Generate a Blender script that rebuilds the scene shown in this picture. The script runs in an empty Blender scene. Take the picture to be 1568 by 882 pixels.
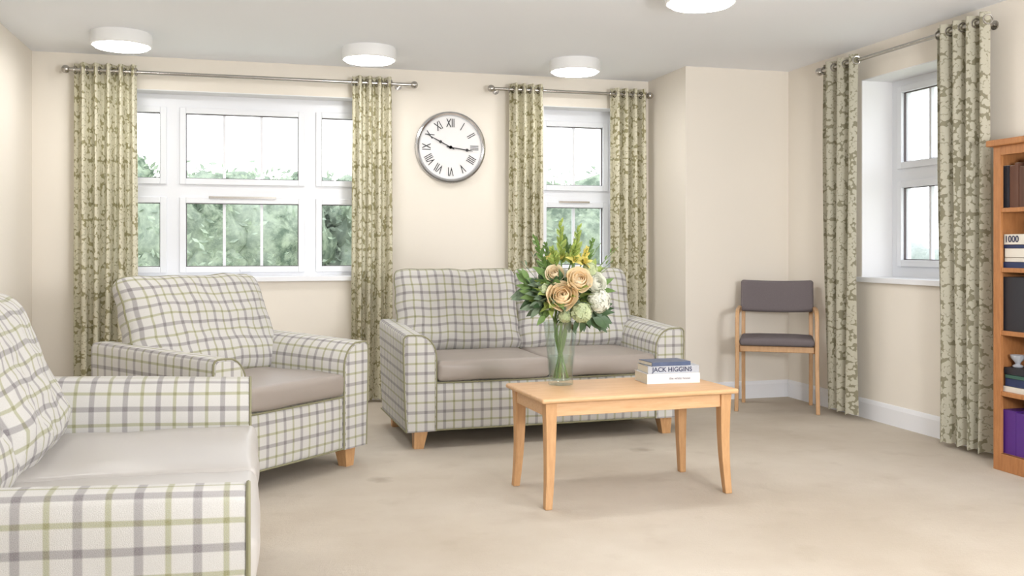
import bpy, bmesh, math, random
from mathutils import Vector, Matrix, noise
random.seed(7)
sc = bpy.context.scene
try:
    sc.view_settings.view_transform = 'Standard'
    sc.view_settings.look = 'None'
    sc.view_settings.exposure = 0.24
except Exception as e:
    print(e)

# ------------------------------------------------------------ helpers
def C(r, g, b):
    def f(c):
        c /= 255.0
        return c/12.92 if c <= .04045 else ((c+.055)/1.055)**2.4
    return (f(r), f(g), f(b), 1.0)

class MB:
    def __init__(s):
        s.v = []; s.f = []; s.m = []; s.uv = []
    def add(s, V, F, mat=0, UV=None):
        o = len(s.v)
        s.v += [Vector(p) for p in V]
        for i, f in enumerate(F):
            s.f.append([o+k for k in f]); s.m.append(mat)
            if UV is not None:
                s.uv.append(UV[i])
            else:
                P = [Vector(V[k]) for k in f]
                n = Vector((0, 0, 0))
                for k in range(len(P)):
                    n += (P[k]-P[0]).cross(P[(k+1) % len(P)]-P[0])
                a = [abs(c) for c in n]
                if a[0] >= a[1] and a[0] >= a[2]: s.uv.append([(p.y, p.z) for p in P])
                elif a[1] >= a[2]: s.uv.append([(p.x, p.z) for p in P])
                else: s.uv.append([(p.x, p.y) for p in P])
    def build(s, name, mats, parent=None, smooth=True, loc=None, rot=None, angle=35, recalc=True, bevel=0):
        me = bpy.data.meshes.new(name)
        me.from_pydata([tuple(p) for p in s.v], [], s.f)
        if not isinstance(mats, (list, tuple)): mats = [mats]
        for m in mats: me.materials.append(m)
        uvl = me.uv_layers.new(name='UVMap')
        for p, m, uv in zip(me.polygons, s.m, s.uv):
            p.material_index = m
            for k, li in enumerate(p.loop_indices):
                uvl.data[li].uv = uv[k]
        if recalc:
            bm = bmesh.new(); bm.from_mesh(me)
            bmesh.ops.recalc_face_normals(bm, faces=bm.faces)
            bm.to_mesh(me); bm.free()
        if smooth:
            me.shade_smooth()
            me.set_sharp_from_angle(angle=math.radians(angle))
        ob = bpy.data.objects.new(name, me)
        sc.collection.objects.link(ob)
        if parent: ob.parent = parent
        if loc: ob.location = loc
        if rot: ob.rotation_euler = rot
        if bevel:
            b = ob.modifiers.new('bevel', 'BEVEL'); b.width = bevel; b.segments = 2; b.limit_method = 'ANGLE'
        return ob

def empty(name, loc=(0, 0, 0), rz=0):
    e = bpy.data.objects.new(name, None)
    e.empty_display_size = .1
    e.location = loc; e.rotation_euler = (0, 0, rz)
    sc.collection.objects.link(e)
    return e

def box(mb, lo, hi, mat=0):
    x0, y0, z0 = lo; x1, y1, z1 = hi
    V = [(x0,y0,z0),(x1,y0,z0),(x1,y1,z0),(x0,y1,z0),(x0,y0,z1),(x1,y0,z1),(x1,y1,z1),(x0,y1,z1)]
    F = [(0,3,2,1),(4,5,6,7),(0,1,5,4),(1,2,6,5),(2,3,7,6),(3,0,4,7)]
    mb.add(V, F, mat)

def rbox(mb, lo, hi, r, mat=0, n=4, bulge=0, bulge_front=0, M=None, wr=0, seed=0):
    lo = Vector(lo); hi = Vector(hi); c = (lo+hi)/2; h = (hi-lo)/2
    ax = []
    for i in range(3):
        rr = min(r, h[i]*.98)
        a = [-h[i]+rr*k/3 for k in range(3)]
        m = [-(h[i]-rr)+2*(h[i]-rr)*k/n for k in range(n+1)]
        ax.append(a+m+[-q for q in reversed(a)])
    rv = [min(r, h[i]*.98) for i in range(3)]
    idx = {}; V = []
    def vid(i, j, k):
        key = (i, j, k)
        if key in idx: return idx[key]
        p = Vector((ax[0][i], ax[1][j], ax[2][k]))
        inner = Vector([max(-(h[q]-rv[q]), min(h[q]-rv[q], p[q])) for q in range(3)])
        d = Vector([(p[q]-inner[q])/rv[q] for q in range(3)])
        if d.length > 1e-9:
            d.normalize()
        q = inner+Vector([d[w]*rv[w] for w in range(3)])
        ux, uy, uz = q.x/h.x, q.y/h.y, q.z/h.z
        if bulge and uz > 0: q.z += bulge*max(0, 1-ux**4)*max(0, 1-uy**4)
        if bulge_front: q.y += math.copysign(1, uy)*bulge_front*(1-ux**4)*(1-uz**2)*abs(uy)
        if wr:
            q.z += wr*noise.noise(Vector((q.x*5+seed, q.y*7, q.z*3)))
            q.y += wr*noise.noise(Vector((q.x*6, q.y*3+seed, q.z*6)))
        q = q+c
        if M is not None: q = M @ q
        idx[key] = len(V); V.append(q); return idx[key]
    F = []
    N = [len(a)-1 for a in ax]
    for i in range(N[0]):
        for j in range(N[1]):
            F.append((vid(i,j,0), vid(i,j+1,0), vid(i+1,j+1,0), vid(i+1,j,0)))
            F.append((vid(i,j,N[2]), vid(i+1,j,N[2]), vid(i+1,j+1,N[2]), vid(i,j+1,N[2])))
    for i in range(N[0]):
        for k in range(N[2]):
            F.append((vid(i,0,k), vid(i+1,0,k), vid(i+1,0,k+1), vid(i,0,k+1)))
            F.append((vid(i,N[1],k), vid(i,N[1],k+1), vid(i+1,N[1],k+1), vid(i+1,N[1],k)))
    for j in range(N[1]):
        for k in range(N[2]):
            F.append((vid(0,j,k), vid(0,j,k+1), vid(0,j+1,k+1), vid(0,j+1,k)))
            F.append((vid(N[0],j,k), vid(N[0],j+1,k), vid(N[0],j+1,k+1), vid(N[0],j,k+1)))
    mb.add(V, F, mat)

def loft(mb, secs, mat=0, closed=True, caps=True, capuv=None, vvals=None):
    n = len(secs[0]); V = [Vector(p) for s in secs for p in s]
    F = []; UV = []
    s0 = [Vector(p) for p in secs[len(secs)//2]]
    arc = [0]
    for k in range(n): arc.append(arc[-1]+(s0[(k+1) % n]-s0[k]).length)
    if vvals is None:
        vvals = [0]
        for a, b in zip(secs, secs[1:]):
            vvals.append(vvals[-1]+(sum((Vector(p) for p in b), Vector())/n-sum((Vector(p) for p in a), Vector())/n).length)
    m = n if closed else n-1
    for i in range(len(secs)-1):
        for k in range(m):
            k2 = (k+1) % n
            F.append((i*n+k, i*n+k2, (i+1)*n+k2, (i+1)*n+k))
            UV.append([(arc[k], vvals[i]), (arc[k+1], vvals[i]), (arc[k+1], vvals[i+1]), (arc[k], vvals[i+1])])
    mb.add(V, F, mat, UV)
    if caps and closed:
        o = len(mb.v)-len(V)
        for s in (0, len(secs)-1):
            f = [s*n+k for k in range(n)]
            mb.f.append([o+q for q in f]); mb.m.append(mat)
            fn = capuv or (lambda p: (p.x, p.y))
            mb.uv.append([fn(V[q]) for q in f])

def tube(mb, pts, r, seg=8, mat=0, closed=False, radii=None):
    P = [Vector(p) for p in pts]; n = len(P); secs = []
    prev = None
    for i in range(n):
        if closed: t = (P[(i+1) % n]-P[i-1])
        else: t = P[min(i+1, n-1)]-P[max(i-1, 0)]
        if t.length < 1e-9: t = Vector((0, 0, 1))
        t.normalize()
        if prev is None:
            ref = Vector((0, 0, 1)) if abs(t.z) < .9 else Vector((1, 0, 0))
            a = t.cross(ref).normalized()
        else:
            a = (prev-t*prev.dot(t))
            a = a.normalized() if a.length > 1e-6 else t.orthogonal().normalized()
        prev = a; b = t.cross(a)
        rr = radii[i] if radii else r
        secs.append([P[i]+(a*math.cos(2*math.pi*k/seg+.39)+b*math.sin(2*math.pi*k/seg+.39))*rr for k in range(seg)])
    if closed: secs.append(secs[0])
    loft(mb, secs, mat, caps=not closed)

def lathe(mb, prof, seg=32, mat=0, c=(0, 0, 0)):
    V = []; F = []
    for (r, z) in prof:
        for k in range(seg):
            a = 2*math.pi*k/seg
            V.append((c[0]+r*math.cos(a), c[1]+r*math.sin(a), c[2]+z))
    for i in range(len(prof)-1):
        for k in range(seg):
            k2 = (k+1) % seg
            F.append((i*seg+k, i*seg+k2, (i+1)*seg+k2, (i+1)*seg+k))
    mb.add(V, F, mat)

def smoothpts(pts, sub=6):
    P = [Vector(p) for p in pts]; out = []
    for i in range(len(P)-1):
        p0 = P[max(i-1, 0)]; p1 = P[i]; p2 = P[i+1]; p3 = P[min(i+2, len(P)-1)]
        for k in range(sub):
            t = k/sub
            out.append(.5*((2*p1)+(p2-p0)*t+(2*p0-5*p1+4*p2-p3)*t*t+(-p0+3*p1-3*p2+p3)*t**3))
    out.append(P[-1]); return out

# ------------------------------------------------------------ materials
class NT:
    def __init__(s, name):
        s.mat = bpy.data.materials.new(name); s.mat.use_nodes = True
        s.t = s.mat.node_tree; s.n = s.t.nodes; s.b = s.n['Principled BSDF']; s.out = s.n['Material Output']
    def new(s, t, **kw):
        n = s.n.new(t)
        for k, v in kw.items(): setattr(n, k, v)
        return n
    def ln(s, a, b): s.t.links.new(a, b)
    def math(s, op, a, b=None, c=None):
        n = s.new('ShaderNodeMath', operation=op)
        for i, x in enumerate((a, b, c)):
            if x is None: continue
            if isinstance(x, (int, float)): n.inputs[i].default_value = x
            else: s.ln(x, n.inputs[i])
        return n.outputs[0]
    def mix(s, fac, a, b, blend='MIX'):
        n = s.new('ShaderNodeMix', data_type='RGBA', blend_type=blend)
        for i, x in ((0, fac), (6, a), (7, b)):
            if isinstance(x, (int, float)): n.inputs[i].default_value = x
            elif isinstance(x, tuple): n.inputs[i].default_value = x
            else: s.ln(x, n.inputs[i])
        return n.outputs[2]
    def ramp(s, x, a, b, lo=0, hi=1):
        n = s.new('ShaderNodeMapRange'); s.ln(x, n.inputs[0])
        for i, v in enumerate((a, b, lo, hi)): n.inputs[i+1].default_value = v
        n.clamp = True
        return n.outputs[0]
    def noise(s, scale, detail=3, vec=None, rough=.5):
        n = s.new('ShaderNodeTexNoise'); n.inputs['Scale'].default_value = scale
        n.inputs['Detail'].default_value = detail; n.inputs['Roughness'].default_value = rough
        if vec is None: vec = s.co()
        s.ln(vec, n.inputs['Vector']); return n.outputs['Fac']
    def co(s, kind='Object', scale=None):
        n = s.new('ShaderNodeTexCoord'); o = n.outputs[kind]
        if scale:
            m = s.new('ShaderNodeMapping'); m.inputs['Scale'].default_value = scale
            s.ln(o, m.inputs['Vector']); o = m.outputs[0]
        return o
    def bump(s, h, st=.2, d=.01):
        b = s.new('ShaderNodeBump'); b.inputs['Strength'].default_value = st; b.inputs['Distance'].default_value = d
        s.ln(h, b.inputs['Height']); s.ln(b.outputs[0], s.b.inputs['Normal'])
    def base(s, col):
        if isinstance(col, tuple): s.b.inputs['Base Color'].default_value = col
        else: s.ln(col, s.b.inputs['Base Color'])
    def rough(s, v): s.b.inputs['Roughness'].default_value = v
    def translucent(s, col, f):
        tr = s.new('ShaderNodeBsdfTranslucent')
        if isinstance(col, tuple): tr.inputs[0].default_value = col
        else: s.ln(col, tr.inputs[0])
        mx = s.new('ShaderNodeMixShader'); mx.inputs[0].default_value = f
        s.ln(s.b.outputs[0], mx.inputs[1]); s.ln(tr.outputs[0], mx.inputs[2]); s.ln(mx.outputs[0], s.out.inputs[0])

def simple(name, col, rough=.6, metal=0, var=.06, scale=8, bump=0, spec=.5, trans=0):
    t = NT(name)
    nz = t.noise(scale)
    dark = tuple(c*(1-var*2) for c in col[:3])+(1,)
    t.base(t.mix(nz, dark, col)); t.rough(rough); t.b.inputs['Metallic'].default_value = metal
    t.b.inputs['Specular IOR Level'].default_value = spec
    if bump: t.bump(t.noise(scale*12), bump, .003)
    if trans: t.translucent(col, trans)
    return t.mat

def plaid(name):
    t = NT(name)
    uv = t.co('UV'); sp = t.new('ShaderNodeSeparateXYZ'); t.ln(uv, sp.inputs[0])
    nz = t.noise(420, 2, uv)
    col = t.mix(nz, C(186, 183, 178), C(209, 207, 203))
    P = .106
    for ax, ph in ((0, 0.0), (1, .31)):
        m = t.math('FRACT', t.math('ADD', t.math('DIVIDE', sp.outputs[ax], P), ph+50))
        g = t.ramp(t.math('ABSOLUTE', t.math('SUBTRACT', m, .25)), .065, .092, 1, 0)
        o = t.ramp(t.math('ABSOLUTE', t.math('SUBTRACT', m, .75)), .040, .066, 1, 0)
        thread = t.ramp(nz, .3, .7, .6, .95)
        col = t.mix(t.math('MULTIPLY', g, thread), col, C(194, 191, 195), 'MULTIPLY')
        col = t.mix(t.math('MULTIPLY', o, thread), col, C(208, 209, 176), 'MULTIPLY')
    t.base(col); t.rough(.95); t.b.inputs['Specular IOR Level'].default_value = .15
    t.b.inputs['Sheen Weight'].default_value = .1
    t.bump(t.math('ADD', t.noise(600, 1, uv), t.math('MULTIPLY', t.noise(14, 3, uv), 1.5)), .35, .004)
    return t.mat

def curtain_mat(name, ground, cream):
    t = NT(name)
    uv = t.co('UV')
    mp = t.new('ShaderNodeMapping'); t.ln(uv, mp.inputs[0]); mp.inputs['Scale'].default_value = (1, 1, 0)
    uv = mp.outputs[0]
    def flower(scale, off, petals, R, inner=True):
        m2 = t.new('ShaderNodeMapping'); t.ln(uv, m2.inputs[0]); m2.inputs['Location'].default_value = off
        vo = t.new('ShaderNodeTexVoronoi', voronoi_dimensions='2D'); vo.inputs['Scale'].default_value = scale
        vo.inputs['Randomness'].default_value = .6
        t.ln(m2.outputs[0], vo.inputs['Vector'])
        sub = t.new('ShaderNodeVectorMath', operation='SUBTRACT')
        t.ln(m2.outputs[0], sub.inputs[0]); t.ln(vo.outputs['Position'], sub.inputs[1])
        s3 = t.new('ShaderNodeSeparateXYZ'); t.ln(sub.outputs[0], s3.inputs[0])
        ang = t.math('ARCTAN2', s3.outputs[1], s3.outputs[0])
        s4 = t.new('ShaderNodeSeparateXYZ'); t.ln(vo.outputs['Color'], s4.inputs[0])
        ang = t.math('ADD', ang, t.math('MULTIPLY', s4.outputs[0], 6.28))
        ln = t.new('ShaderNodeVectorMath', operation='LENGTH'); t.ln(sub.outputs[0], ln.inputs[0])
        r = ln.outputs['Value']
        pet = t.math('ABSOLUTE', t.math('COSINE', t.math('MULTIPLY', ang, petals/2)))
        edge = t.math('MULTIPLY', t.math('ADD', t.math('MULTIPLY', pet, .4), .6), R)
        ratio = t.math('DIVIDE', r, edge)
        mask = t.ramp(ratio, .93, 1.0, 1, 0)
        if inner:
            ring = t.ramp(t.math('ABSOLUTE', t.math('SUBTRACT', ratio, .5)), .04, .09, 1, 0)
            vein = t.ramp(pet, .04, .16, 1, 0)
            cut = t.math('MAXIMUM', t.math('MULTIPLY', ring, .7), t.math('MULTIPLY', vein, .7))
            mask = t.math('MULTIPLY', mask, t.math('SUBTRACT', 1, cut))
        return mask
    m = flower(10, (0, 0, 0), 5, .052)
    m = t.math('MAXIMUM', m, flower(20, (.37, .11, 0), 2, .021, False))
    m = t.math('MAXIMUM', m, flower(31, (.17, .71, 0), 3, .010, False))
    nz = t.noise(300, 2, uv)
    col = t.mix(m, ground, cream)
    col = t.mix(t.math('MULTIPLY', nz, .12), col, C(120, 112, 80), 'MULTIPLY')
    t.base(col); t.rough(.6); t.b.inputs['Specular IOR Level'].default_value = .4
    t.translucent(col, .18)
    return t.mat

def wood(name, a, b, axis=(1, 12, 12), rough=.45):
    t = NT(name)
    co = t.co('Object', axis)
    n = t.noise(6, 5, co, .6); n2 = t.noise(40, 2, co)
    f = t.math('ADD', t.math('MULTIPLY', n, .75), t.math('MULTIPLY', n2, .25))
    t.base(t.mix(t.ramp(f, .3, .7), a, b)); t.rough(rough); t.bump(n2, .08, .001)
    return t.mat

def glassy(name, tint=(1, 1, 1, 1), refl=.08, edge=.6):
    t = NT(name)
    tr = t.new('ShaderNodeBsdfTransparent'); tr.inputs[0].default_value = tint
    gl = t.new('ShaderNodeBsdfGlossy'); gl.inputs['Roughness'].default_value = .02
    lw = t.new('ShaderNodeLayerWeight'); lw.inputs[0].default_value = .35
    f = t.math('ADD', t.math('MULTIPLY', t.math('POWER', lw.outputs['Facing'], 3), edge), refl*.4)
    mx = t.new('ShaderNodeMixShader'); t.ln(f, mx.inputs[0]); t.ln(tr.outputs[0], mx.inputs[1]); t.ln(gl.outputs[0], mx.inputs[2])
    t.ln(mx.outputs[0], t.out.inputs[0]); return t.mat

def emit(name, col, st):
    t = NT(name); t.base(col); t.b.inputs['Emission Color'].default_value = col; t.b.inputs['Emission Strength'].default_value = st
    return t.mat

M_wall = simple('wall_paint_cream', C(235, 228, 217), .85, var=.008, scale=2, bump=.05, spec=.2)
M_ceil = simple('ceiling_paint', C(243, 245, 249), .9, var=.006, scale=2, spec=.2)
M_white = simple('white_gloss_trim', C(236, 237, 241), .35, var=.006, scale=5)
M_upvc = simple('upvc_white', C(236, 238, 243), .3, var=.005, scale=5)
M_reveal = simple('reveal_white', C(238, 238, 239), .8, var=.006, scale=3)
M_plaid = plaid('plaid_wool')
M_pipe = simple('olive_piping', C(138, 135, 106), .8)
M_taupe = simple('taupe_vinyl', C(152, 142, 134), .42, var=.03, scale=6, bump=.05)
M_taupe2 = simple('pale_grey_vinyl', C(182, 177, 172), .36, var=.03, scale=6, bump=.05)
M_curt = curtain_mat('curtain_floral', C(164, 157, 120), C(226, 221, 199))
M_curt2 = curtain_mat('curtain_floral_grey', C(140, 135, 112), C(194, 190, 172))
M_oak = wood('oak_light', C(196, 152, 108), C(217, 178, 136), (1.2, 14, 14))
M_oakleg = wood('oak_leg', C(182, 136, 90), C(206, 163, 117), (14, 14, 1.2))
M_book = wood('bookcase_oak', C(154, 100, 58), C(184, 128, 80), (12, 12, 1.5))
M_beech = wood('beech', C(182, 140, 98), C(204, 164, 122), (10, 10, 2))
M_greyfab = simple('grey_upholstery', C(118, 110, 112), .95, var=.12, scale=180, bump=.2, spec=.1)
M_steel = simple('brushed_steel', C(188, 184, 178), .25, 1, var=.03)
M_chrome = simple('clock_chrome', C(205, 205, 208), .18, 1, var=.03)
M_black = simple('black_paint', C(28, 28, 32), .5)
M_face = simple('clock_face', C(232, 231, 231), .5, var=.01)
M_glass = glassy('window_glass', refl=.015, edge=.4)
M_vase = glassy('vase_glass', (.93, .97, .95, 1), .25)
M_water = glassy('water', (.90, .95, .92, 1), .1)

t = NT('carpet_beige')
big = t.noise(1.1, 4, rough=.6); mid = t.noise(5, 3); fine = t.noise(260, 2)
col = t.mix(t.ramp(big, .35, .65), C(186, 175, 160), C(202, 193, 180))
col = t.mix(t.ramp(mid, .58, .78, 0, .35), col, C(166, 153, 136))
col = t.mix(t.math('MULTIPLY', fine, .3), col, C(164, 151, 134))
vo = t.new('ShaderNodeTexVoronoi'); vo.inputs['Scale'].default_value = 1.3; t.ln(t.co(), vo.inputs['Vector'])
wob = t.math('ADD', vo.outputs['Distance'], t.math('MULTIPLY', t.noise(14, 3), .12))
col = t.mix(t.ramp(wob, .09, .16, .45, 0), col, C(132, 118, 104))
t.base(col); t.rough(1); t.b.inputs['Specular IOR Level'].default_value = .05
t.bump(t.math('ADD', t.noise(320, 2), t.noise(60, 2)), .4, .005)
M_carpet = t.mat

# ------------------------------------------------------------ room
XL, XR, YB, YA, XA, H, YF = -1.41, 3.82, 6.88, 6.215, 2.99, 2.40, -0.9
def bx(name, lo, hi, m):
    b = MB(); box(b, lo, hi); return b.build(name, m, smooth=False)
bx('floor', (XL-.2, YF-.2, -.1), (XR+.3, YB+.3, 0), M_carpet)
bx('ceiling', (XL-.2, YF-.2, H), (XR+.3, YB+.3, H+.12), M_ceil)
bx('wall_left', (XL-.2, YF, 0), (XL, YB+.26, H), M_wall)
def wall_with(name, fixed, a0, a1, openings, axis):
    b = MB()
    def put(p0, p1, z0, z1):
        if p1-p0 < 1e-5: return
        if axis == 'x': box(b, (p0, fixed, z0), (p1, fixed+.24, z1))
        else: box(b, (fixed, p0, z0), (fixed+.30, p1, z1))
    cur = a0
    for (o0, o1, z0, z1) in openings:
        put(cur, o0, 0, H); put(o0, o1, 0, z0); put(o0, o1, z1, H); cur = o1
    put(cur, a1, 0, H)
    return b.build(name, M_wall, smooth=False)
W1 = (-.99, .85, .89, 2.18); W2 = (2.13, 2.735, .89, 2.18); W3 = (4.45, 5.345, .905, 2.19)
wall_with('wall_back', YB, XL, XA, [W1, W2], 'x')
wall_with('wall_right', XR, YF, YA, [W3], 'y')
bx('wall_alcove', (XA, YA, 0), (XR+.3, YB+.24, H), M_wall)
# unseen part wall, added to keep light off the near sofa; rest open
bx('wall_rear_blocker', (XL-.2, YF-.2, 0), (.5, YF, H), M_wall)
def skirting(name, p0, p1, nx, ny):
    b = MB(); p0 = Vector((*p0, 0)); p1 = Vector((*p1, 0)); n = Vector((nx, ny, 0))
    prof = [(0, 0), (.016, 0), (.016, .10), (.010, .118), (.006, .125), (0, .125)]
    loft(b, [[p+n*a+Vector((0, 0, z)) for a, z in prof] for p in (p0, p1)])
    return b.build(name, M_white, smooth=False)
skirting('baseboard_left', (XL, YF), (XL, YB), 1, 0)
skirting('baseboard_back', (XL, YB), (XA, YB), 0, -1)
skirting('baseboard_return', (XA, YB), (XA, YA-.016), -1, 0)
skirting('baseboard_alcove', (XA-.016, YA), (XR, YA), 0, -1)
skirting('baseboard_right', (XR, YA), (XR, YF), -1, 0)

# ------------------------------------------------------------ windows
def window(name, w, zr, cols, rows, bars, loc, rz, wall_d, vent=None):
    z0, z1 = zr; x0, x1 = w
    root = empty(name, loc, rz)
    fy0, fy1 = wall_d-.06, wall_d
    b = MB()
    xs = [x0]+[c for col in cols for c in col]+[x1]
    zs = [z0]+[c for r in rows for c in r]+[z1]
    for i in range(0, len(xs), 2): box(b, (xs[i], fy0, z0), (xs[i+1], fy1, z1))
    for j in range(0, len(zs), 2):
        for (a, c) in cols: box(b, (a, fy0, zs[j]), (c, fy1, zs[j+1]))
    b.build('frame', M_upvc, root, smooth=False)
    s = MB(); g = MB(); br = MB(); seal = MB()
    e = .042
    for (a, c) in cols:
        for (d, f) in rows:
            for (p, q, r_, s_) in ((a-e, a, d-e, f+e), (c, c+e, d-e, f+e), (a, c, d-e, d), (a, c, f, f+e)):
                box(s, (p, fy0-.018, r_), (q, fy0+.001, s_))
            k = .005
            for (p, q, r_, s_) in ((a, a+k, d, f), (c-k, c, d, f), (a, c, d, d+k), (a, c, f-k, f)):
                box(seal, (p, fy0+.006, r_), (q, fy0+.02, s_))
            box(g, (a, fy0+.028, d), (c, fy0+.032, f))
    for bxp in bars:
        for (d, f) in rows: box(br, (bxp-.010, fy0+.018, d), (bxp+.010, fy0+.042, f))
    s.build('sash', M_upvc, root, smooth=False, bevel=.004)
    seal.build('glazing_seal', M_greyfab, root, smooth=False)
    g.build('glass', M_glass, root, smooth=False)
    if bars: br.build('glazing_bars', M_upvc, root, smooth=False)
    r = MB(); th = .006
    box(r, (x0, .002, z0), (x0+th, fy0, z1)); box(r, (x1-th, .002, z0), (x1, fy0, z1)); box(r, (x0, .002, z1-th), (x1, fy0, z1))
    r.build('reveal', M_reveal, root, smooth=False)
    sl = MB(); box(sl, (x0-.03, -.03, z0-.028), (x1+.03, -.0005, z0+.004)); box(sl, (x0, -.0005, z0), (x1, fy0, z0+.004))
    sl.build('sill', M_white, root, smooth=False, bevel=.003)
    if vent:
        v = MB(); box(v, (vent[0], fy0-.030, vent[2]-.007), (vent[1], fy0-.016, vent[2]+.007)); v.build('trickle_vent', M_steel, root, smooth=False)
        h = MB(); cx = (vent[0]+vent[1])/2
        rbox(h, (cx-.02, fy0-.035, z0+.035), (cx+.05, fy0-.018, z0+.055), .006); h.build('handle', M_upvc, root)
    return root
rows = [(.964, 1.413), (1.586, 2.044)]
window('window_1', W1[:2], W1[2:], [(-.918, -.625), (-.455, .319), (.484, .782)], rows, [-.197, .061], (0, YB, 0), 0, .22, (-.30, .16, 1.455))
window('window_2', W2[:2], W2[2:], [(2.2, 2.668)], rows, [2.434], (0, YB, 0), 0, .22, (2.3, 2.55, 1.455))
window('window_3', (-W3[1], -W3[0]), W3[2:], [(-5.231, -4.56)], [(1.02, 1.485), (1.65, 2.10)], [-5.0, -4.78], (XR, 0, 0), -math.pi/2, .29)

# ------------------------------------------------------------ curtains + rods
def curtain(p0, p1, ztop, zbot, folds, amp, mat, seed, zrod):
    root = empty('curtain', (0, 0, 0))
    p0 = Vector((*p0, 0)); p1 = Vector((*p1, 0)); d = p1-p0; L = d.length; d.normalize(); n = Vector((-d.y, d.x, 0))
    N = folds*16; Z = 40; V = []; F = []; UV = []
    rnd = random.Random(seed); ph = [rnd.uniform(-1, 1) for _ in range(8)]
    def pt(s, zf):
        drop = 1-zf
        a = amp*(1+.25*math.sin(s*5+ph[0]*3)*drop)
        ang = 2*math.pi*folds*s + .7*drop*math.sin(s*7+ph[1]*3+drop*2)
        off = a*math.sin(ang)+.10*a*drop*math.sin(3*ang+ph[2])
        lat = (s-.5)*L*(1+.03*math.sin(drop*3.0+ph[3])-.03*drop*drop)+.006*drop*math.sin(ang*2+ph[4]*3+drop*4)
        return p0+d*(L/2+lat)+n*off
    arc = [0]
    for i in range(N):
        arc.append(arc[-1]+(pt((i+1)/N, .5)-pt(i/N, .5)).length)
    for j in range(Z+1):
        zf = j/Z
        for i in range(N+1):
            p = pt(i/N, zf); V.append((p.x, p.y, zbot+(ztop-zbot)*zf+(.006*math.sin(i*.9+seed) if j == 0 else 0)))
    for j in range(Z):
        for i in range(N):
            F.append((j*(N+1)+i, j*(N+1)+i+1, (j+1)*(N+1)+i+1, (j+1)*(N+1)+i))
            za = zbot+(ztop-zbot)*j/Z; zb = zbot+(ztop-zbot)*(j+1)/Z
            UV.append([(arc[i]+seed*.37, za), (arc[i+1]+seed*.37, za), (arc[i+1]+seed*.37, zb), (arc[i]+seed*.37, zb)])
    b = MB(); b.add(V, F, 0, UV); b.build('fabric', mat, root, angle=180, recalc=False)
    r = MB()
    for k in range(2*folds+1):
        s = k/(2*folds)
        c = pt(min(max(s, .01), .99), 1); c.z = zrod
        tdir = (pt(min(s+.01, 1), 1)-pt(max(s-.01, 0), 1)).normalized()
        up = Vector((0, 0, 1))
        tube(r, [c+(tdir*math.cos(q*math.pi/8)+up*math.sin(q*math.pi/8))*.024 for q in range(16)], .005, 6, closed=True)
    r.build('eyelets', M_steel, root)
    return root
ZR = 2.270
yc = YB-.12
curtain((-1.135, yc), (-.746, yc), ZR+.045, .02, 5, .046, M_curt, 1, ZR)
curtain((.675, yc), (.96, yc), ZR+.045, .02, 4, .044, M_curt, 2, ZR)
curtain((1.829, yc), (2.085, yc), ZR+.045, .02, 4, .042, M_curt, 3, ZR)
curtain((2.625, yc), (2.915, yc), ZR+.045, .02, 4, .044, M_curt, 4, ZR)
xc = XR-.13
curtain((xc, 5.20), (xc, 5.57), 2.325, .04, 3, .045, M_curt2, 5, 2.285)
curtain((xc, 4.08), (xc, 4.48), 2.325, .03, 4, .045, M_curt2, 6, 2.285)
def rod(p0, p1, z, wn, wd):
    root = empty('curtain_rod')
    b = MB(); a = Vector((*p0, z)); c = Vector((*p1, z)); d = (c-a).normalized()
    tube(b, [a, c], .0125, 12); b.build('pole', M_steel, root)
    f = MB()
    for e, s in ((a, -1), (c, 1)):
        bm = bmesh.new(); bmesh.ops.create_uvsphere(bm, u_segments=16, v_segments=10, radius=.027)
        f.add([v.co+e+d*s*.02 for v in bm.verts], [[v.index for v in q.verts] for q in bm.faces]); bm.free()
    f.build('finials', M_steel, root)
    k = MB(); n = Vector((*wn, 0))
    for t_ in (.035, .965):
        p = a.lerp(c, t_); tube(k, [p, p+n*(wd-.002)], .008, 8); tube(k, [p+n*(wd-.008), p+n*(wd-.001)], .025, 16)
    k.build('brackets', M_steel, root)
rod((-1.165, yc), (1.10, yc), ZR, (0, 1), .12)
rod((1.71, yc), (2.93, yc), ZR, (0, 1), .12)
rod((xc, 4.14), (xc, 5.60), 2.285, (1, 0), .13)

# ------------------------------------------------------------ ceiling lights
M_lens = emit('lamp_diffuser', (1, .99, .975, 1), 24.0)
M_lampbody = simple('lamp_body', C(238, 238, 238), .4, var=.005)
for (x, y) in ((-.77, 6.17), (.73, 6.2), (2.16, 6.24), (2.16, 4.32), (.70, 4.32), (-.77, 4.3), (2.16, 2.4)):
    root = empty('ceiling_light', (x, y, H))
    b = MB(); lathe(b, [(0, 0), (.172, 0), (.176, -.012), (.176, -.074), (.170, -.080), (.162, -.080), (.158, -.074)], 48); b.build('body', M_lampbody, root)
    b = MB(); lathe(b, [(.158, -.074), (.157, -.084), (.150, -.090), (.10, -.093), (0.0, -.094)], 48); b.build('diffuser', M_lens, root)

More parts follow.
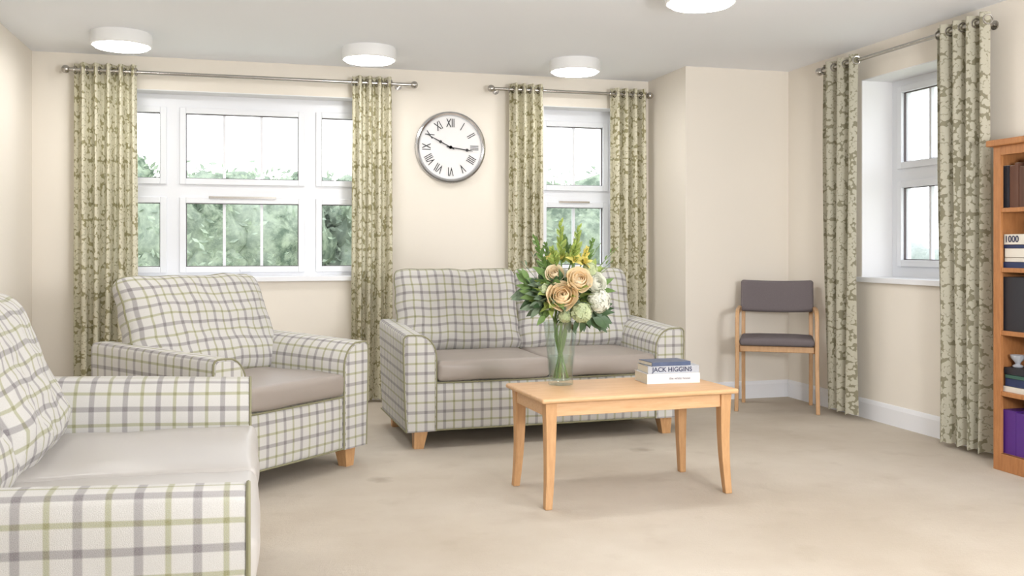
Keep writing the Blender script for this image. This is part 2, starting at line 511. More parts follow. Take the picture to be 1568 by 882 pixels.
# ------------------------------------------------------------ clock
ck = empty('wall_clock', (1.406, YB, 1.839))
b = MB(); lathe(b, [(0, .0), (.262, .0), (.266, .012), (.262, .034), (.250, .040), (.238, .036), (.232, .022)], 64)
b.build('rim', M_chrome, ck, rot=(math.pi/2, 0, 0))
b = MB(); lathe(b, [(0, .020), (.235, .020)], 64); b.build('face', M_face, ck, rot=(math.pi/2, 0, 0))
nums = ['XII', 'I', 'II', 'III', 'IIII', 'V', 'VI', 'VII', 'VIII', 'IX', 'X', 'XI']
for i, s in enumerate(nums):
    cu = bpy.data.curves.new('numeral', 'FONT'); cu.body = s; cu.size = .092; cu.align_x = 'CENTER'; cu.align_y = 'CENTER'
    cu.extrude = .0005; cu.offset = .0004
    cu.materials.append(M_black)
    o = bpy.data.objects.new('numeral_'+s, cu); sc.collection.objects.link(o); o.parent = ck
    a = math.radians(30*i); R = .176
    o.matrix_local = Matrix.Translation((R*math.sin(a), -.0225, R*math.cos(a))) @ Matrix.Rotation(a, 4, 'Y') @ Matrix.Rotation(math.pi/2, 4, 'X') @ Matrix.Diagonal((.58, 1.0, 1, 1))
b = MB()
def hand(dx, dz, L, blob):
    d = Vector((dx, 0, dz)).normalized(); n = Vector((d.z, 0, -d.x)); y = Vector((0, -.027, 0))
    for (s0, s1, w0, w1) in ((-.03, blob, .0035, .0035), (blob, L, .0045, .001)):
        P = [d*s0-n*w0, d*s1-n*w1, d*s1+n*w1, d*s0+n*w0]
        loft(b, [[p+y for p in P], [p+y+Vector((0, -.002, 0)) for p in P]])
    for r_, cc in ((.011, blob), (.012, 0)):
        P = [d*cc+Vector((math.cos(k*math.pi/10), 0, math.sin(k*math.pi/10)))*r_ for k in range(20)]
        loft(b, [[p+y for p in P], [p+y+Vector((0, -.003, 0)) for p in P]])
hand(-39, 20, .205, .085); hand(40, -6, .17, .125)
b.build('hands', M_black, ck, smooth=False)

# ------------------------------------------------------------ sofas
def armprof():
    P = [(0, .10), (0, .30), (0, .50)]
    for k in range(1, 9):
        a = math.pi/2*k/8
        P.append((.105-.105*math.cos(a), .50+.125*math.sin(a)))
    P += [(.150, .625), (.162, .620), (.170, .606), (.172, .55), (.170, .30), (.168, .10)]
    return P
def sofa(name, W, D, n, loc, rz, cw, ch, seed, vinyl=None, lean=15, cyo=0.0, czo=0.0, bin_=.10):
    vinyl = vinyl or M_taupe
    root = empty(name, loc, rz); rnd = random.Random(seed)
    t_ = .17; prof = armprof(); pip = MB()
    b = MB()
    for side in (-1, 1):
        secs = []; ys = [0, .004, .014, .2, .4, .6, D-.05, D-.02, D]; ins = [.012, .004, 0, 0, 0, 0, 0, .006, .02]
        def P(a, z, y, i):
            ca, cz = .085, .36
            a2 = a+(ca-a)*i/.1; z2 = z if z < .11 else z+(cz-z)*i/.3
            sl = (z2-.1)/.52*(.035*y/D)
            x = W/2-t_+a2 + .012*math.sin(max(0, (z2-.1)/.52)*math.pi*.5)*(1 if a > .1 else 0)
            wob = .003*noise.noise(Vector((a*20, z*8+seed, y*6+side)))
            return Vector((side*(x+wob), y, z2+sl+wob))
        for y, i in zip(ys, ins): secs.append([P(a, z, y, i) for a, z in prof])
        loft(b, secs, capuv=lambda p: (p.x, p.z))
        pl = [P(a, z, .010, .002)+Vector((0, -.006, 0)) for a, z in prof]
        tube(pip, pl, .0048, 6)
        tube(pip, [P(.168, .102, y, 0)for y in (0.01, .3, .6, D-.01)], .004, 6)
    b.build('arms', M_plaid, root, angle=50)
    iw = W/2-t_
    b = MB(); rbox(b, (-iw-.01, .012, .10), (iw+.01, D-.10, .365), .02, n=8, bulge_front=.006); b.build('base', M_plaid, root)
    tube(pip, [(-iw, .008, .362), (0, .004, .362), (iw, .008, .362)], .0048, 6)
    tube(pip, [(-iw, .016, .104), (0, .010, .104), (iw, .016, .104)], .0045, 6)
    b = MB(); bp = [(D-.24, .10), (D-.19, .50), (D-.13, .76), (D-.11, .805), (D-.08, .822), (D-.03, .820), (D+.005, .80), (D+.012, .76), (D, .50), (D-.01, .10)]
    hwb = W/2-bin_
    xs = [-hwb, -hwb+.01, -hwb+.03, 0, hwb-.03, hwb-.01, hwb]; sh = [.03, .01, 0, 0, 0, .01, .03]
    loft(b, [[Vector((x, y+(D-.07-y)*s*3, z-(z-.1)*s)) for y, z in bp] for x, s in zip(xs, sh)], capuv=lambda p: (p.y, p.z))
    b.build('back', M_plaid, root, angle=50)
    cwid = 2*iw/n
    b = MB()
    for i in range(n):
        x0 = -iw+cwid*i
        rbox(b, (x0+.003, -.012, .368), (x0+cwid-.003, D-.24, .478), .026, n=10, bulge=.014, bulge_front=.010, wr=.008, seed=seed+i*3)
    b.build('seat_cushions', vinyl, root, angle=60)
    for i in range(n):
        cx = (i-(n-1)/2)*cw*.965
        Mx = Matrix.Translation((cx, D-.285+cyo, .455+czo)) @ Matrix.Rotation(math.radians(-lean+rnd.uniform(-1, 1)), 4, 'X') @ Matrix.Rotation(math.radians(rnd.uniform(-1.5, 1.5)), 4, 'Y')
        N = 28; V = []; F = []; UV = []; T = .24
        def sh2(u, v, s):
            h = T/2*max(0, (1-abs(u)**5)*(1-abs(v)**5))**.42
            h *= 1-.12*v
            w = .018*noise.noise(Vector((u*2.2+seed+i*4, v*2.2, s)))+.011*noise.noise(Vector((u*6, v*5+i, seed)))
            cr = .055*(abs(u*v))**7
            x = cw/2*u*(1-.035*(1-v*v)-.012*v*abs(v)-cr); z = ch/2*v*(1-.035*(1-u*u)*(1 if v > 0 else .3)-cr*1.2)+ch/2
            x += .012*noise.noise(Vector((u*2, v*3, seed+9)))*abs(u)
            z += .014*noise.noise(Vector((u*3, v*2, seed+5+i)))
            return Vector((x, s*h+w*(h/(T/2)), z))
        for s in (-1, 1):
            o = len(V)
            for j in range(N+1):
                for k in range(N+1):
                    u = math.sin(math.pi/2*(2*k/N-1)); v = math.sin(math.pi/2*(2*j/N-1))
                    V.append(Mx @ sh2(u, v, s))
            for j in range(N):
                for k in range(N):
                    f = (o+j*(N+1)+k, o+j*(N+1)+k+1, o+(j+1)*(N+1)+k+1, o+(j+1)*(N+1)+k)
                    F.append(f if s < 0 else f[::-1])
                    uvq = []
                    for q in (F[-1]):
                        qq = q-o; jj, kk = divmod(qq, N+1)
                        u = math.sin(math.pi/2*(2*kk/N-1)); v = math.sin(math.pi/2*(2*jj/N-1))
                        uvq.append((cw/2*u*1.04+cx+.03, ch/2*v*1.04+i*.02))
                    UV.append(uvq)
        b = MB(); b.add(V, F, 0, UV); b.build('back_cushion_%d' % (i+1), M_plaid, root, angle=180, recalc=False)
        per = []
        K = 20
        for k in range(K): per.append((-1+2*k/K, 1))
        for k in range(K): per.append((1, 1-2*k/K))
        for k in range(K): per.append((1-2*k/K, -1))
        for k in range(K): per.append((-1, -1+2*k/K))
        tube(pip, [Mx @ sh2(u*.997, v*.997, -1) for u, v in per], .0055, 6, closed=True)
    pip.build('piping', M_pipe, root)
    b = MB()
    for sx in (-1, 1):
        for y in (.07, D-.10):
            cx = sx*(W/2-.09)
            secs = [[(cx+a*w-sx*(-.01)*(1-z/.1), y+c*w, z) for a, c in ((-1, -1), (1, -1), (1, 1), (-1, 1))] for z, w in ((0, .026), (.10, .038))]
            loft(b, secs)
    b.build('feet', M_oakleg, root, smooth=False)
    return root
sofa('two_seater_sofa', 1.65, .84, 2, (1.620, 5.10, 0), math.radians(2), .79, .53, 3, cyo=.03)
sofa('two_seater_sofa', 1.70, .92, 2, (-.005, 2.77, 0), math.radians(90), .74, .54, 11, M_taupe2, lean=21, cyo=.02, czo=-.01)
sofa('armchair', .97, .86, 1, (.205, 4.509, 0), math.radians(43), .88, .56, 21, lean=22, cyo=-.01, czo=-.015, bin_=.17)

# ------------------------------------------------------------ coffee table
tb = empty('coffee_table', (1.612, 4.03, 0), math.radians(3))
b = MB(); rbox(b, (-.468, -.250, .448), (.468, .250, .470), .010, n=2); o = b.build('top', M_oak, tb)
b = MB()
for (lo, hi) in (((-.41, -.212, .388), (.41, -.192, .448)), ((-.41, .192, .388), (.41, .212, .448)), ((-.437, -.2, .388), (-.417, .2, .448)), ((.417, -.2, .388), (.437, .2, .448))):
    box(b, lo, hi)
b.build('apron', M_oak, tb, smooth=False, bevel=.002)
b = MB()
for sx in (-1, 1):
    for sy in (-1, 1):
        secs = []
        for k in range(13):
            f = k/12; z = .448*(1-f)
            w = .026-.010*f
            out = -.003*math.sin(f*math.pi)+.012*f**2.5
            cx = sx*(.418+out); cy = sy*(.200+out)
            secs.append([(cx+a*w, cy+c*w, z) for a, c in ((-1, -1), (1, -1), (1, 1), (-1, 1))])
        loft(b, secs)
b.build('legs', M_oakleg, tb, smooth=False, bevel=.004)

# ------------------------------------------------------------ books on table
def book(mb, cx, cy, z, w, d, h, rz, mc, mp):
    R = Matrix.Translation((cx, cy, z)) @ Matrix.Rotation(rz, 4, 'Z')
    def bb(lo, hi, m):
        q = MB(); box(q, lo, hi); mb.add([R @ p for p in q.v], q.f, m)
    bb((-w/2+.002, -d/2+.003, .002), (w/2-.004, d/2-.004, h-.002), mp)
    bb((-w/2, -d/2, 0), (w/2, d/2, .002), mc); bb((-w/2, -d/2, h-.002), (w/2, d/2, h), mc)
    bb((-w/2, -d/2, .002), (w/2, -d/2+.003, h-.002), mc)
M_pages = simple('book_pages', C(232, 226, 210), .9, var=.05, scale=60)
M_bwhite = simple('book_cover_white', C(222, 220, 219), .35)
M_bblue = simple('book_cover_blue', C(88, 102, 134), .35, var=.25, scale=25)
M_bsilver = simple('book_cover_silver', C(190, 194, 202), .35, var=.2, scale=20)
bk = empty('stacked_books', (1.885, 4.12, .470), math.radians(-2))
b = MB()
book(b, 0, 0, 0, .262, .165, .046, math.radians(0), 0, 3)
book(b, .006, .004, .0462, .25, .155, .034, math.radians(-2), 1, 3)
book(b, -.012, .0, .0804, .20, .14, .018, math.radians(5), 2, 3)
b.build('books', [M_bwhite, M_bsilver, M_bblue, M_pages], bk, smooth=False)
def text(body, size, loc, rot, mat, parent, ext=.0003):
    cu = bpy.data.curves.new('lettering', 'FONT'); cu.body = body; cu.size = size; cu.align_x = 'CENTER'; cu.align_y = 'CENTER'
    cu.extrude = ext; cu.offset = size*.015; cu.materials.append(mat)
    o = bpy.data.objects.new('lettering', cu); sc.collection.objects.link(o); o.parent = parent; o.location = loc; o.rotation_euler = rot
M_ink = simple('ink_navy', C(40, 46, 80), .5)
text('JACK HIGGINS', .030, (-.004, -.0745, .0632), (math.pi/2, 0, math.radians(-2)), M_ink, bk)
text('the white house', .016, (.03, -.083, .023), (math.pi/2, 0, 0), simple('ink_grey', C(130, 130, 138), .5), bk)

# ------------------------------------------------------------ vase with flowers
vf = empty('vase_of_flowers', (1.368, 4.15, .4705), math.radians(-15.3))
b = MB()
outer = [(.0, 0), (.056, 0), (.058, .004), (.056, .03), (.060, .10), (.069, .19), (.079, .27), (.082, .29)]
inner = [(.079, .288), (.075, .265), (.065, .19), (.056, .10), (.052, .035), (.045, .020), (0, .018)]
lathe(b, outer+inner, 48); b.build('vase', M_vase, vf, angle=60)
b = MB(); lathe(b, [(0, .021), (.044, .022), (.051, .037), (.055, .10), (.0575, .13), (0, .13)], 40); b.build('water', M_water, vf, angle=40)

G1 = simple('leaf_dark', C(78, 106, 70), .45, var=.2, scale=30, trans=.15)
G2 = simple('leaf_mid', C(122, 154, 86), .5, var=.2, scale=30, trans=.25)
G3 = simple('leaf_lime', C(172, 190, 104), .5, var=.15, scale=30, trans=.3)
G4 = simple('leaf_grey_green', C(126, 146, 118), .5, var=.2, scale=30, trans=.15)
FP = simple('petal_peach', C(252, 230, 192), .6, var=.03, scale=30, trans=.3)
FC = simple('petal_cream', C(253, 239, 212), .6, var=.03, scale=30, trans=.3)
FW = simple('petal_white', C(236, 237, 224), .6, var=.05, scale=30, trans=.3)
FG = simple('petal_greenwhite', C(214, 224, 182), .6, var=.08, scale=30, trans=.3)
FY = simple('petal_yellow', C(236, 222, 128), .6, var=.1, scale=30, trans=.3)
FS = simple('stem_green', C(110, 140, 70), .5, var=.1, scale=30)
fm = [G1, G2, G3, G4, FP, FC, FW, FG, FY, FS]
fb = MB(); R = random.Random(5)
def leaf(base, d, L, W, curl=.3, mat=0, up=Vector((0, 0, 1)), seg=7):
    base = Vector(base); d = Vector(d).normalized()
    side = d.cross(up)
    if side.length < .05: side = d.cross(Vector((0, 1, 0)))
    side.normalize(); nrm = side.cross(d).normalized()
    V = []; F = []
    for k in range(seg+1):
        t_ = k/seg
        c = base+d*L*t_-nrm*curl*L*t_*t_
        w = W*math.sin(math.pi*min(1, t_**.8))*(1 if k < seg else 0)+.0004
        V += [c-side*w+nrm*w*.25, c-nrm*0, c+side*w+nrm*w*.25]
    for k in range(seg):
        o = k*3
        F += [(o, o+1, o+4, o+3), (o+1, o+2, o+5, o+4)]
    fb.add(V, F, mat)
def rose(c, axis, r, mat, mat2):
    c = Vector(c); z = Vector(axis).normalized(); x = z.orthogonal().normalized(); y = z.cross(x)
    layers = ((3, .20, .50, .10), (3, .32, .62, .2), (4, .46, .70, .45), (5, .62, .78, .8), (5, .80, .84, 1.15), (6, .96, .86, 1.5))
    for L, (n, rr, hh, opn) in enumerate(layers):
        for p in range(n):
            a0 = 2*math.pi*p/n+L*.9+R.uniform(-.25, .25); half = math.pi/n*1.35
            V = []; F = []; N = 7; lift = R.uniform(-.09, .07); wv = R.uniform(0, 6)
            for j in range(N+1):
                v = j/N
                for i in range(N+1):
                    u = 2*i/N-1
                    th = -1.2+v*(1.2+1.15-opn*.55)
                    rad = r*rr*math.cos(th)+r*.12*opn*v**5+r*.06*abs(u)*v+r*.03*v*math.sin(u*3+wv)
                    h = r*hh*.75*math.sin(th)-r*.10*u*u*v*2+r*lift-r*.05*opn*v**6+r*.03*v*math.sin(u*4+wv)
                    a = a0+u*half*(.65+.35*math.sin(v*math.pi*.8))
                    V.append(c+x*rad*math.cos(a)+y*rad*math.sin(a)+z*(h+r*.15))
            for j in range(N):
                for i in range(N):
                    o = j*(N+1)+i; F.append((o, o+1, o+N+2, o+N+1))
            fb.add(V, F, mat if L % 2 == 0 else mat2)
def cluster(c, r, mat, n=70, s=.011):
    c = Vector(c)
    for k in range(n):
        zz = 1-2*(k+.5)/n; a = k*2.39996; q = math.sqrt(1-zz*zz)
        d = Vector((q*math.cos(a), q*math.sin(a), zz)); p = c+d*r*R.uniform(.85, 1.08)
        d = (d+Vector((R.uniform(-.3, .3), R.uniform(-.3, .3), R.uniform(-.3, .3)))).normalized()
        x = d.orthogonal().normalized(); y = d.cross(x); ro = R.uniform(0, 1.5)
        for m in range(4):
            a2 = ro+m*math.pi/2; e = x*math.cos(a2)+y*math.sin(a2); g = d.cross(e)
            fb.add([p, p+e*s*.6+g*s*.5+d*s*.15, p+e*s*1.2+d*s*.05, p+e*s*.6-g*s*.5+d*s*.15], [(0, 1, 2, 3)], mat)
def lily(c, axis, r, mat):
    # six recurved petals around a throat
    c = Vector(c); z = Vector(axis).normalized(); x = z.orthogonal().normalized(); y = z.cross(x)
    for p in range(6):
        a = p*math.pi/3+.2; e = x*math.cos(a)+y*math.sin(a)
        leaf(c, e*.8+z*.9, r*1.3, r*.26, .35 if p % 2 else .2, mat, up=z)
    for p in range(5):
        a = p*1.256; tube(fb, [c, c+z*r*.8+(x*math.cos(a)+y*math.sin(a))*r*.2], .0012, 4, 8)
def spike(base, tip, mat, n=12, s=.03):
    base = Vector(base); tip = Vector(tip); d = (tip-base).normalized()
    tube(fb, [base, base.lerp(tip, .5), tip], .003, 6, 9)
    x = d.orthogonal().normalized(); y = d.cross(x)
    for k in range(n):
        f = .25+.75*k/n; p = base.lerp(tip, f); a = k*2.4
        e = (x*math.cos(a)+y*math.sin(a))*(1-f*.5)+d*1.3
        sz = s*(1.25-f*.75)
        leaf(p, e, sz*1.5, sz*.36, -.15, mat, up=e.cross(d)); leaf(p, e, sz*1.4, sz*.33, .1, mat, up=d)
K = .00301
def L3(px, py, y=0): return Vector(((px-861)*K, y, 1.1-(py-379)*K-.4705))
neck = Vector((0, 0, .285))
def stem(to, ph):
    a = Vector((math.cos(ph)*.035, math.sin(ph)*.035, .03)); nk = Vector((-math.cos(ph)*.03, -math.sin(ph)*.03, .27))
    tube(fb, smoothpts([a, nk, Vector(to)], 5), .0032, 6, 9)
items = [('rose', 861, 452, -.12, .064, 4, 4), ('rose', 886, 428, -.10, .056, 5, 4), ('rose', 851, 419, -.06, .040, 5, 5), ('rose', 912, 433, -.06, .052, 6, 6),
         ('rose', 838, 440, .07, .05, 4, 5), ('rose', 895, 440, .10, .055, 4, 5), ('rose', 908, 455, .03, .045, 6, 6),
         ('cl', 890, 476, -.11, .044, 7), ('cl', 917, 460, -.07, .050, 6), ('cl', 836, 442, -.08, .024, 7), ('cl', 866, 482, -.09, .026, 7), ('cl', 870, 430, .08, .05, 6), ('cl', 905, 412, -.04, .03, 7)]
for i, it in enumerate(items):
    p = L3(it[1], it[2], it[3]); stem(p+Vector((0, .02, -.01)), i*1.7)
    if it[0] == 'rose':
        ax = Vector((p.x*2.0, -.45 if p.y < 0 else .5, .22)); rose(p, ax, it[4], it[5], it[6])
    else: cluster(p, it[4], it[5], 130)
for i, (px, py, yy, ax, rr_) in enumerate(((880, 400, -.08, (.2, -.7, .6), .042), (862, 398, -.02, (-.3, -.3, 1), .036), (896, 404, -.05, (.6, -.5, .5), .036), (846, 398, .02, (-.6, -.2, .8), .032))):
    p = L3(px, py, yy); stem(p, i*1.3+.2); lily(p, ax, rr_, 8)
for i, (bx_, by_, tx, ty, yy, m, n_, s_) in enumerate(((862, 425, 860, 338, -.02, 2, 14, .038), (880, 420, 889, 346, .0, 2, 14, .036), (845, 430, 820, 362, -.03, 1, 12, .034),
        (895, 420, 912, 366, .03, 1, 12, .032), (850, 425, 838, 372, .05, 1, 12, .032), (880, 410, 868, 362, .06, 1, 14, .034), (872, 415, 882, 375, -.06, 2, 12, .040), (856, 415, 846, 380, -.06, 2, 10, .036), (888, 415, 900, 380, -.04, 8, 10, .03))):
    p0 = L3(bx_, by_, yy*.5); stem(p0, i*2.1+.4); spike(p0, L3(tx, ty, yy*2), m, n_, s_)
for (tx, ty, yy, m) in ((950, 378, .02, 9), (940, 398, -.05, 9), (936, 410, .06, 9), (800, 400, 0, 3), (815, 385, .05, 3), (925, 372, .08, 9)):
    p = L3(tx, ty, yy); tube(fb, smoothpts([neck, neck.lerp(p, .5)+Vector((0, 0, .03)), p], 5), .0014, 5, m)
    for k in range(5):
        q = neck.lerp(p, .5+.09*k)+Vector((0, 0, .02)); leaf(q, (p-neck).normalized()+Vector((R.uniform(-.8, .8), R.uniform(-.8, .8), R.uniform(-.3, .8))), .028, .005, .2, m if m != 9 else 1)
for k in range(260):
    a = R.uniform(0, 2*math.pi); el = R.uniform(-.25, .9)
    d = Vector((math.cos(a)*math.cos(el), math.sin(a)*math.cos(el), math.sin(el)))
    base = neck+Vector((0, 0, .10))+Vector((d.x*.10, d.y*.08, d.z*.09)); L = R.uniform(.05, .10)
    d2 = d+Vector((R.uniform(-.5, .5), R.uniform(-.5, .5), R.uniform(-.4, .5)))
    leaf(base, d2, L, L*R.uniform(.20, .30), R.uniform(.1, .45), R.choice([0, 1, 1, 3, 3, 2]), up=Vector((R.uniform(-.5, .5), -1 if R.random() < .5 else .2, 1)))
for (px, py, yy, dx, dz, L, m) in ((905, 480, -.08, .6, -.55, .10, 0), (915, 478, -.05, 1, -.3, .09, 0), (895, 488, -.08, .3, -.8, .07, 0), (880, 490, -.08, 0, -.8, .06, 0), (920, 472, -.02, 1, 0, .07, 0),
        (832, 458, -.06, -1, .1, .08, 3), (822, 448, -.05, -1, .5, .08, 1), (830, 470, -.06, -1, -.25, .08, 3), (842, 480, -.08, -.5, -.5, .07, 1), (820, 438, 0, -1, .7, .08, 1), (818, 450, .04, -1, .25, .09, 3), (810, 430, .0, -.7, .9, .07, 1), (806, 455, .0, -.9, -.2, .06, 3), (845, 425, -.06, -.8, .9, .08, 1), (905, 415, -.04, .8, .8, .07, 2), (920, 440, 0, 1, .4, .07, 1)):
    for j in range(5):
        dd = Vector((dx+R.uniform(-.5, .5), -.3+R.uniform(-.4, .4), dz+R.uniform(-.5, .5)))
        leaf(L3(px+R.uniform(-6, 6), py+R.uniform(-6, 6), yy+.02*j), dd, L*R.uniform(.7, 1.1), L*.19, .25, m, up=Vector((0, -1, .5)))
fb.build('bouquet', fm, vf, angle=60, recalc=False)

# ------------------------------------------------------------ wooden visitor chair
ch = empty('upholstered_wooden_chair', (3.36, 5.61, 0), math.radians(-31))
b = MB()
for s in (-1, 1):
    def ribbon(pts, w=.013, dth=.017):
        P = smoothpts(pts, 6); secs = []
        for i, p in enumerate(P):
            tt = (P[min(i+1, len(P)-1)]-P[max(i-1, 0)]).normalized()
            xa = Vector((1, 0, 0)); n = tt.cross(xa).normalized()
            secs.append([p+xa*w*a+n*dth*c for a, c in ((-1, -1), (1, -1), (1, 1), (-1, 1))])
        loft(b, secs)
    ribbon([(s*.262, .0, 0), (s*.256, .005, .30), (s*.256, .008, .56), (s*.256, .03, .635), (s*.256, .09, .665), (s*.254, .25, .668), (s*.250, .378, .672)])
    ribbon([(s*.228, .39, 0), (s*.228, .365, .25), (s*.228, .36, .45), (s*.228, .385, .65), (s*.228, .43, .85)])
    box(b, (s*.240-.012, .03, .395), (s*.240+.012, .36, .44))
box(b, (-.24, .02, .40), (.24, .042, .44)); box(b, (-.23, .345, .40), (.23, .365, .44))
b.build('frame', M_beech, ch, angle=30, bevel=.004)
b = MB(); rbox(b, (-.242, -.015, .442), (.242, .37, .492), .022, n=8, bulge=.012); b.build('seat', M_greyfab, ch)
b = MB()
Mt = Matrix.Translation((0, .392, .755)) @ Matrix.Rotation(math.radians(-14), 4, 'X')
q = MB(); rbox(q, (-.245, -.022, -.112), (.245, .022, .112), .02, n=10)
b.add([Mt @ Vector((p.x, p.y+.03*(p.x/.245)**2*-1, p.z)) for p in q.v], q.f); b.build('backrest', M_greyfab, ch)

# ------------------------------------------------------------ bookcase (against right wall)
bc = empty('bookcase')
X0, X1, Y0, Y1 = 3.555, XR-.02, 2.95, 3.915
b = MB()
box(b, (X0+.004, Y1-.022, 0), (X1, Y1, 1.60)); box(b, (X0+.004, Y0, 0), (X1, Y0+.022, 1.60))
box(b, (X1-.008, Y0, .03), (X1, Y1, 1.60))
box(b, (X0, Y1-.045, 0), (X0+.02, Y1, 1.60)); box(b, (X0, Y0, 0), (X0+.02, Y0+.045, 1.60))
box(b, (X0, Y0+.045, 1.555), (X0+.02, Y1-.045, 1.60)); box(b, (X0, Y0+.045, .0), (X0+.02, Y1-.045, .085))
SH = [.085, .39, .69, 1.00, 1.295]
for z in SH: box(b, (X0+.006, Y0+.022, z-.022), (X1-.008, Y1-.022, z))
b.build('carcass', M_book, bc, smooth=False, bevel=.002)
b = MB(); box(b, (X0-.025, Y0-.02, 1.60), (X1, Y1+.025, 1.632)); b.build('top', M_book, bc, smooth=False, bevel=.006)
b = MB(); r_ = random.Random(9)
mats = [simple('spine_brown', C(98, 66, 52), .5), simple('spine_black', C(44, 44, 50), .5), simple('spine_navy', C(44, 56, 92), .5), simple('spine_cream', C(220, 214, 202), .5),
        simple('spine_purple', C(84, 44, 128), .5), simple('spine_red', C(140, 48, 44), .5), simple('spine_green', C(60, 96, 84), .5), M_pages]
xf = X0+.028
def row(z, y1, y0, hmin, hmax, ms):
    y = y1
    while y > y0:
        w = r_.uniform(.022, .042); h = r_.uniform(hmin, hmax); m = r_.choice(ms); f = r_.uniform(0, .015)
        box(b, (xf+f, y-w+.001, z), (xf+f+.15, y-.001, z+h), m); box(b, (xf+f+.003, y-w+.004, z+h), (xf+f+.148, y-.004, z+h+.001), 7)
        y -= w
row(1.295, 3.885, 3.0, .19, .24, [0, 1, 1, 0, 0])
zz = 1.0
for k, (h, m) in enumerate(((.03, 2), (.022, 3), (.045, 3), (.018, 2), (.052, 3))):
    box(b, (xf+.004*(k % 2), 3.66, zz), (xf+.16, 3.88-.005*(k % 3), zz+h-.002), m); zz += h
row(1.0, 3.65, 3.0, .18, .25, [2, 3, 5, 6])
box(b, (xf, 3.60, .69), (xf+.2, 3.886, .955), 1)
row(.69, 3.59, 3.0, .18, .25, [2, 3, 5, 0])
zz = .39
for k, (h, m) in enumerate(((.028, 3), (.04, 2), (.018, 6), (.035, 1))):
    box(b, (xf+.006*(k % 2), 3.66, zz), (xf+.16, 3.88-.006*(k % 3), zz+h-.002), m); zz += h
row(.39, 3.65, 3.0, .18, .25, [2, 3, 5, 6])
box(b, (xf, 3.80, .085), (xf+.2, 3.885, .30), 4); box(b, (xf, 3.70, .085), (xf+.2, 3.797, .295), 4)
row(.085, 3.69, 3.0, .18, .25, [2, 3, 4, 6])
b.build('shelf_books', mats, bc, smooth=False)
text('1000', .045, (xf-.0015, 3.825, 1.140), (math.pi/2, 0, -math.pi/2), M_ink, bc)
b = MB()
lathe(b, [(0, 0), (.022, 0), (.026, .006), (.012, .016), (.014, .024), (.032, .045), (.036, .06), (.033, .06), (.0, .03)], 20, c=(xf+.05, 3.84, .5105)); b.build('ornament_dish', M_bsilver, bc)

# ------------------------------------------------------------ outside
M_grass = simple('grass_field', C(188, 195, 172), 1, var=.15, scale=.5)  # grass colour paled to include the washed-out outdoor haze
bx('ground_outside', (-60, YB+.3, -.35), (80, 90, -.25), M_grass)
bx('ground_outside', (XR+.4, -20, -.36), (80, YB+.3, -.26), M_grass)
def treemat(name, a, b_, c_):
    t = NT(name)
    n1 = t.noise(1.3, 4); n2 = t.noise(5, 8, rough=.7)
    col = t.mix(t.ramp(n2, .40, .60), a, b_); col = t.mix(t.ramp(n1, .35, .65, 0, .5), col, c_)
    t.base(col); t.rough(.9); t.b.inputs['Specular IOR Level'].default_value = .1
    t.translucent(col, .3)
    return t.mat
M_tree = treemat('tree_foliage', C(104, 122, 104), C(184, 198, 172), C(202, 212, 198))  # greens lightened so the colour itself carries the haze
M_tree2 = treemat('distant_foliage', C(176, 186, 180), C(194, 202, 194), C(200, 206, 202))  # near-uniform pale tones paint in the haze over the far hedge
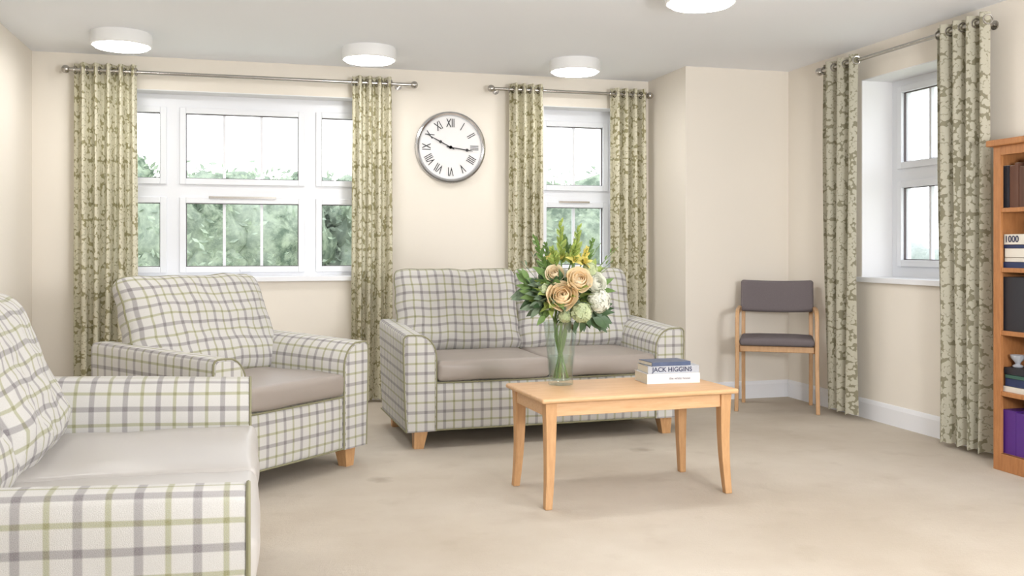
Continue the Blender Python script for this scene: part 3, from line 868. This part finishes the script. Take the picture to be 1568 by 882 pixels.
def hedge(name, x0, x1, y0, y1, htop, n, nl, mat, rad=1.0):
    b = MB(); rr = random.Random(len(name)); blobs = []
    bm = bmesh.new(); bmesh.ops.create_icosphere(bm, subdivisions=3, radius=1)
    sv = [v.co.copy() for v in bm.verts]; sf = [[v.index for v in f.verts] for f in bm.faces]; bm.free()
    for k in range(n):
        c = Vector((rr.uniform(x0, x1), rr.uniform(y0, y1), 0)); h = htop*rr.uniform(.72, 1.05); r = rad*rr.uniform(.45, 1.0)
        for zc in (h-r, (h-r)*.4):
            cc = Vector((c.x+rr.uniform(-.2, .2), c.y, zc)); blobs.append((cc, r))
            b.add([cc+v*r*(1+.35*noise.noise(v*2.3+cc)+.2*noise.noise(v*7+cc)) for v in sv], sf)
    V = []; F = []
    for k in range(nl):
        c, r = rr.choice(blobs); d = Vector((rr.gauss(0, 1), rr.gauss(0, 1)-.5, rr.gauss(0, 1))).normalized()
        p = c+d*r*rr.uniform(.95, 1.3); s = rr.uniform(.04, .10)
        e = Vector((rr.gauss(0, 1), rr.gauss(0, 1), rr.gauss(0, 1))).normalized(); g = e.orthogonal().normalized()
        o = len(V); V += [p-e*s, p-g*s*.45, p+e*s, p+g*s*.45]; F.append((o, o+1, o+2, o+3))
    b.add(V, F)
    b.build(name, mat, smooth=True, angle=180, recalc=False)
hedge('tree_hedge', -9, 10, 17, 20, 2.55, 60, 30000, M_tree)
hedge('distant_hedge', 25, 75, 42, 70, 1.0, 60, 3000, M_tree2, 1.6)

# ------------------------------------------------------------ world + camera
w = bpy.data.worlds.new('World'); sc.world = w; w.use_nodes = True
bg = w.node_tree.nodes['Background']
tc = w.node_tree.nodes.new('ShaderNodeTexCoord'); sp = w.node_tree.nodes.new('ShaderNodeSeparateXYZ')
mr = w.node_tree.nodes.new('ShaderNodeMapRange'); mx = w.node_tree.nodes.new('ShaderNodeMix'); mx.data_type = 'RGBA'
w.node_tree.links.new(tc.outputs['Generated'], sp.inputs[0]); w.node_tree.links.new(sp.outputs[2], mr.inputs[0])
mr.inputs[1].default_value = -.1; mr.inputs[2].default_value = .8
w.node_tree.links.new(mr.outputs[0], mx.inputs[0]); mx.inputs[6].default_value = (.97, .985, 1, 1); mx.inputs[7].default_value = (.88, .93, 1, 1)
w.node_tree.links.new(mx.outputs[2], bg.inputs[0]); bg.inputs[1].default_value = 2.45
# added fill light beside the camera, aimed at the ceiling to brighten it
la = bpy.data.lights.new('added_bounce_fill', 'AREA'); la.energy = 105; la.size = .6; la.color = (1, .99, .985)
lo = bpy.data.objects.new('added_bounce_fill', la); sc.collection.objects.link(lo)
lo.location = (1.8, .3, 1.3); lo.rotation_euler = (math.radians(180-48), 0, 0)

cam = bpy.data.cameras.new('camera'); co = bpy.data.objects.new('camera', cam); sc.collection.objects.link(co)
cam.sensor_width = 36; cam.lens = 1450/1568*36; cam.shift_y = -62/1568; cam.clip_start = .05
co.location = (0, 0, 1.1); co.rotation_euler = (math.pi/2, 0, math.radians(-15.3))
sc.camera = co
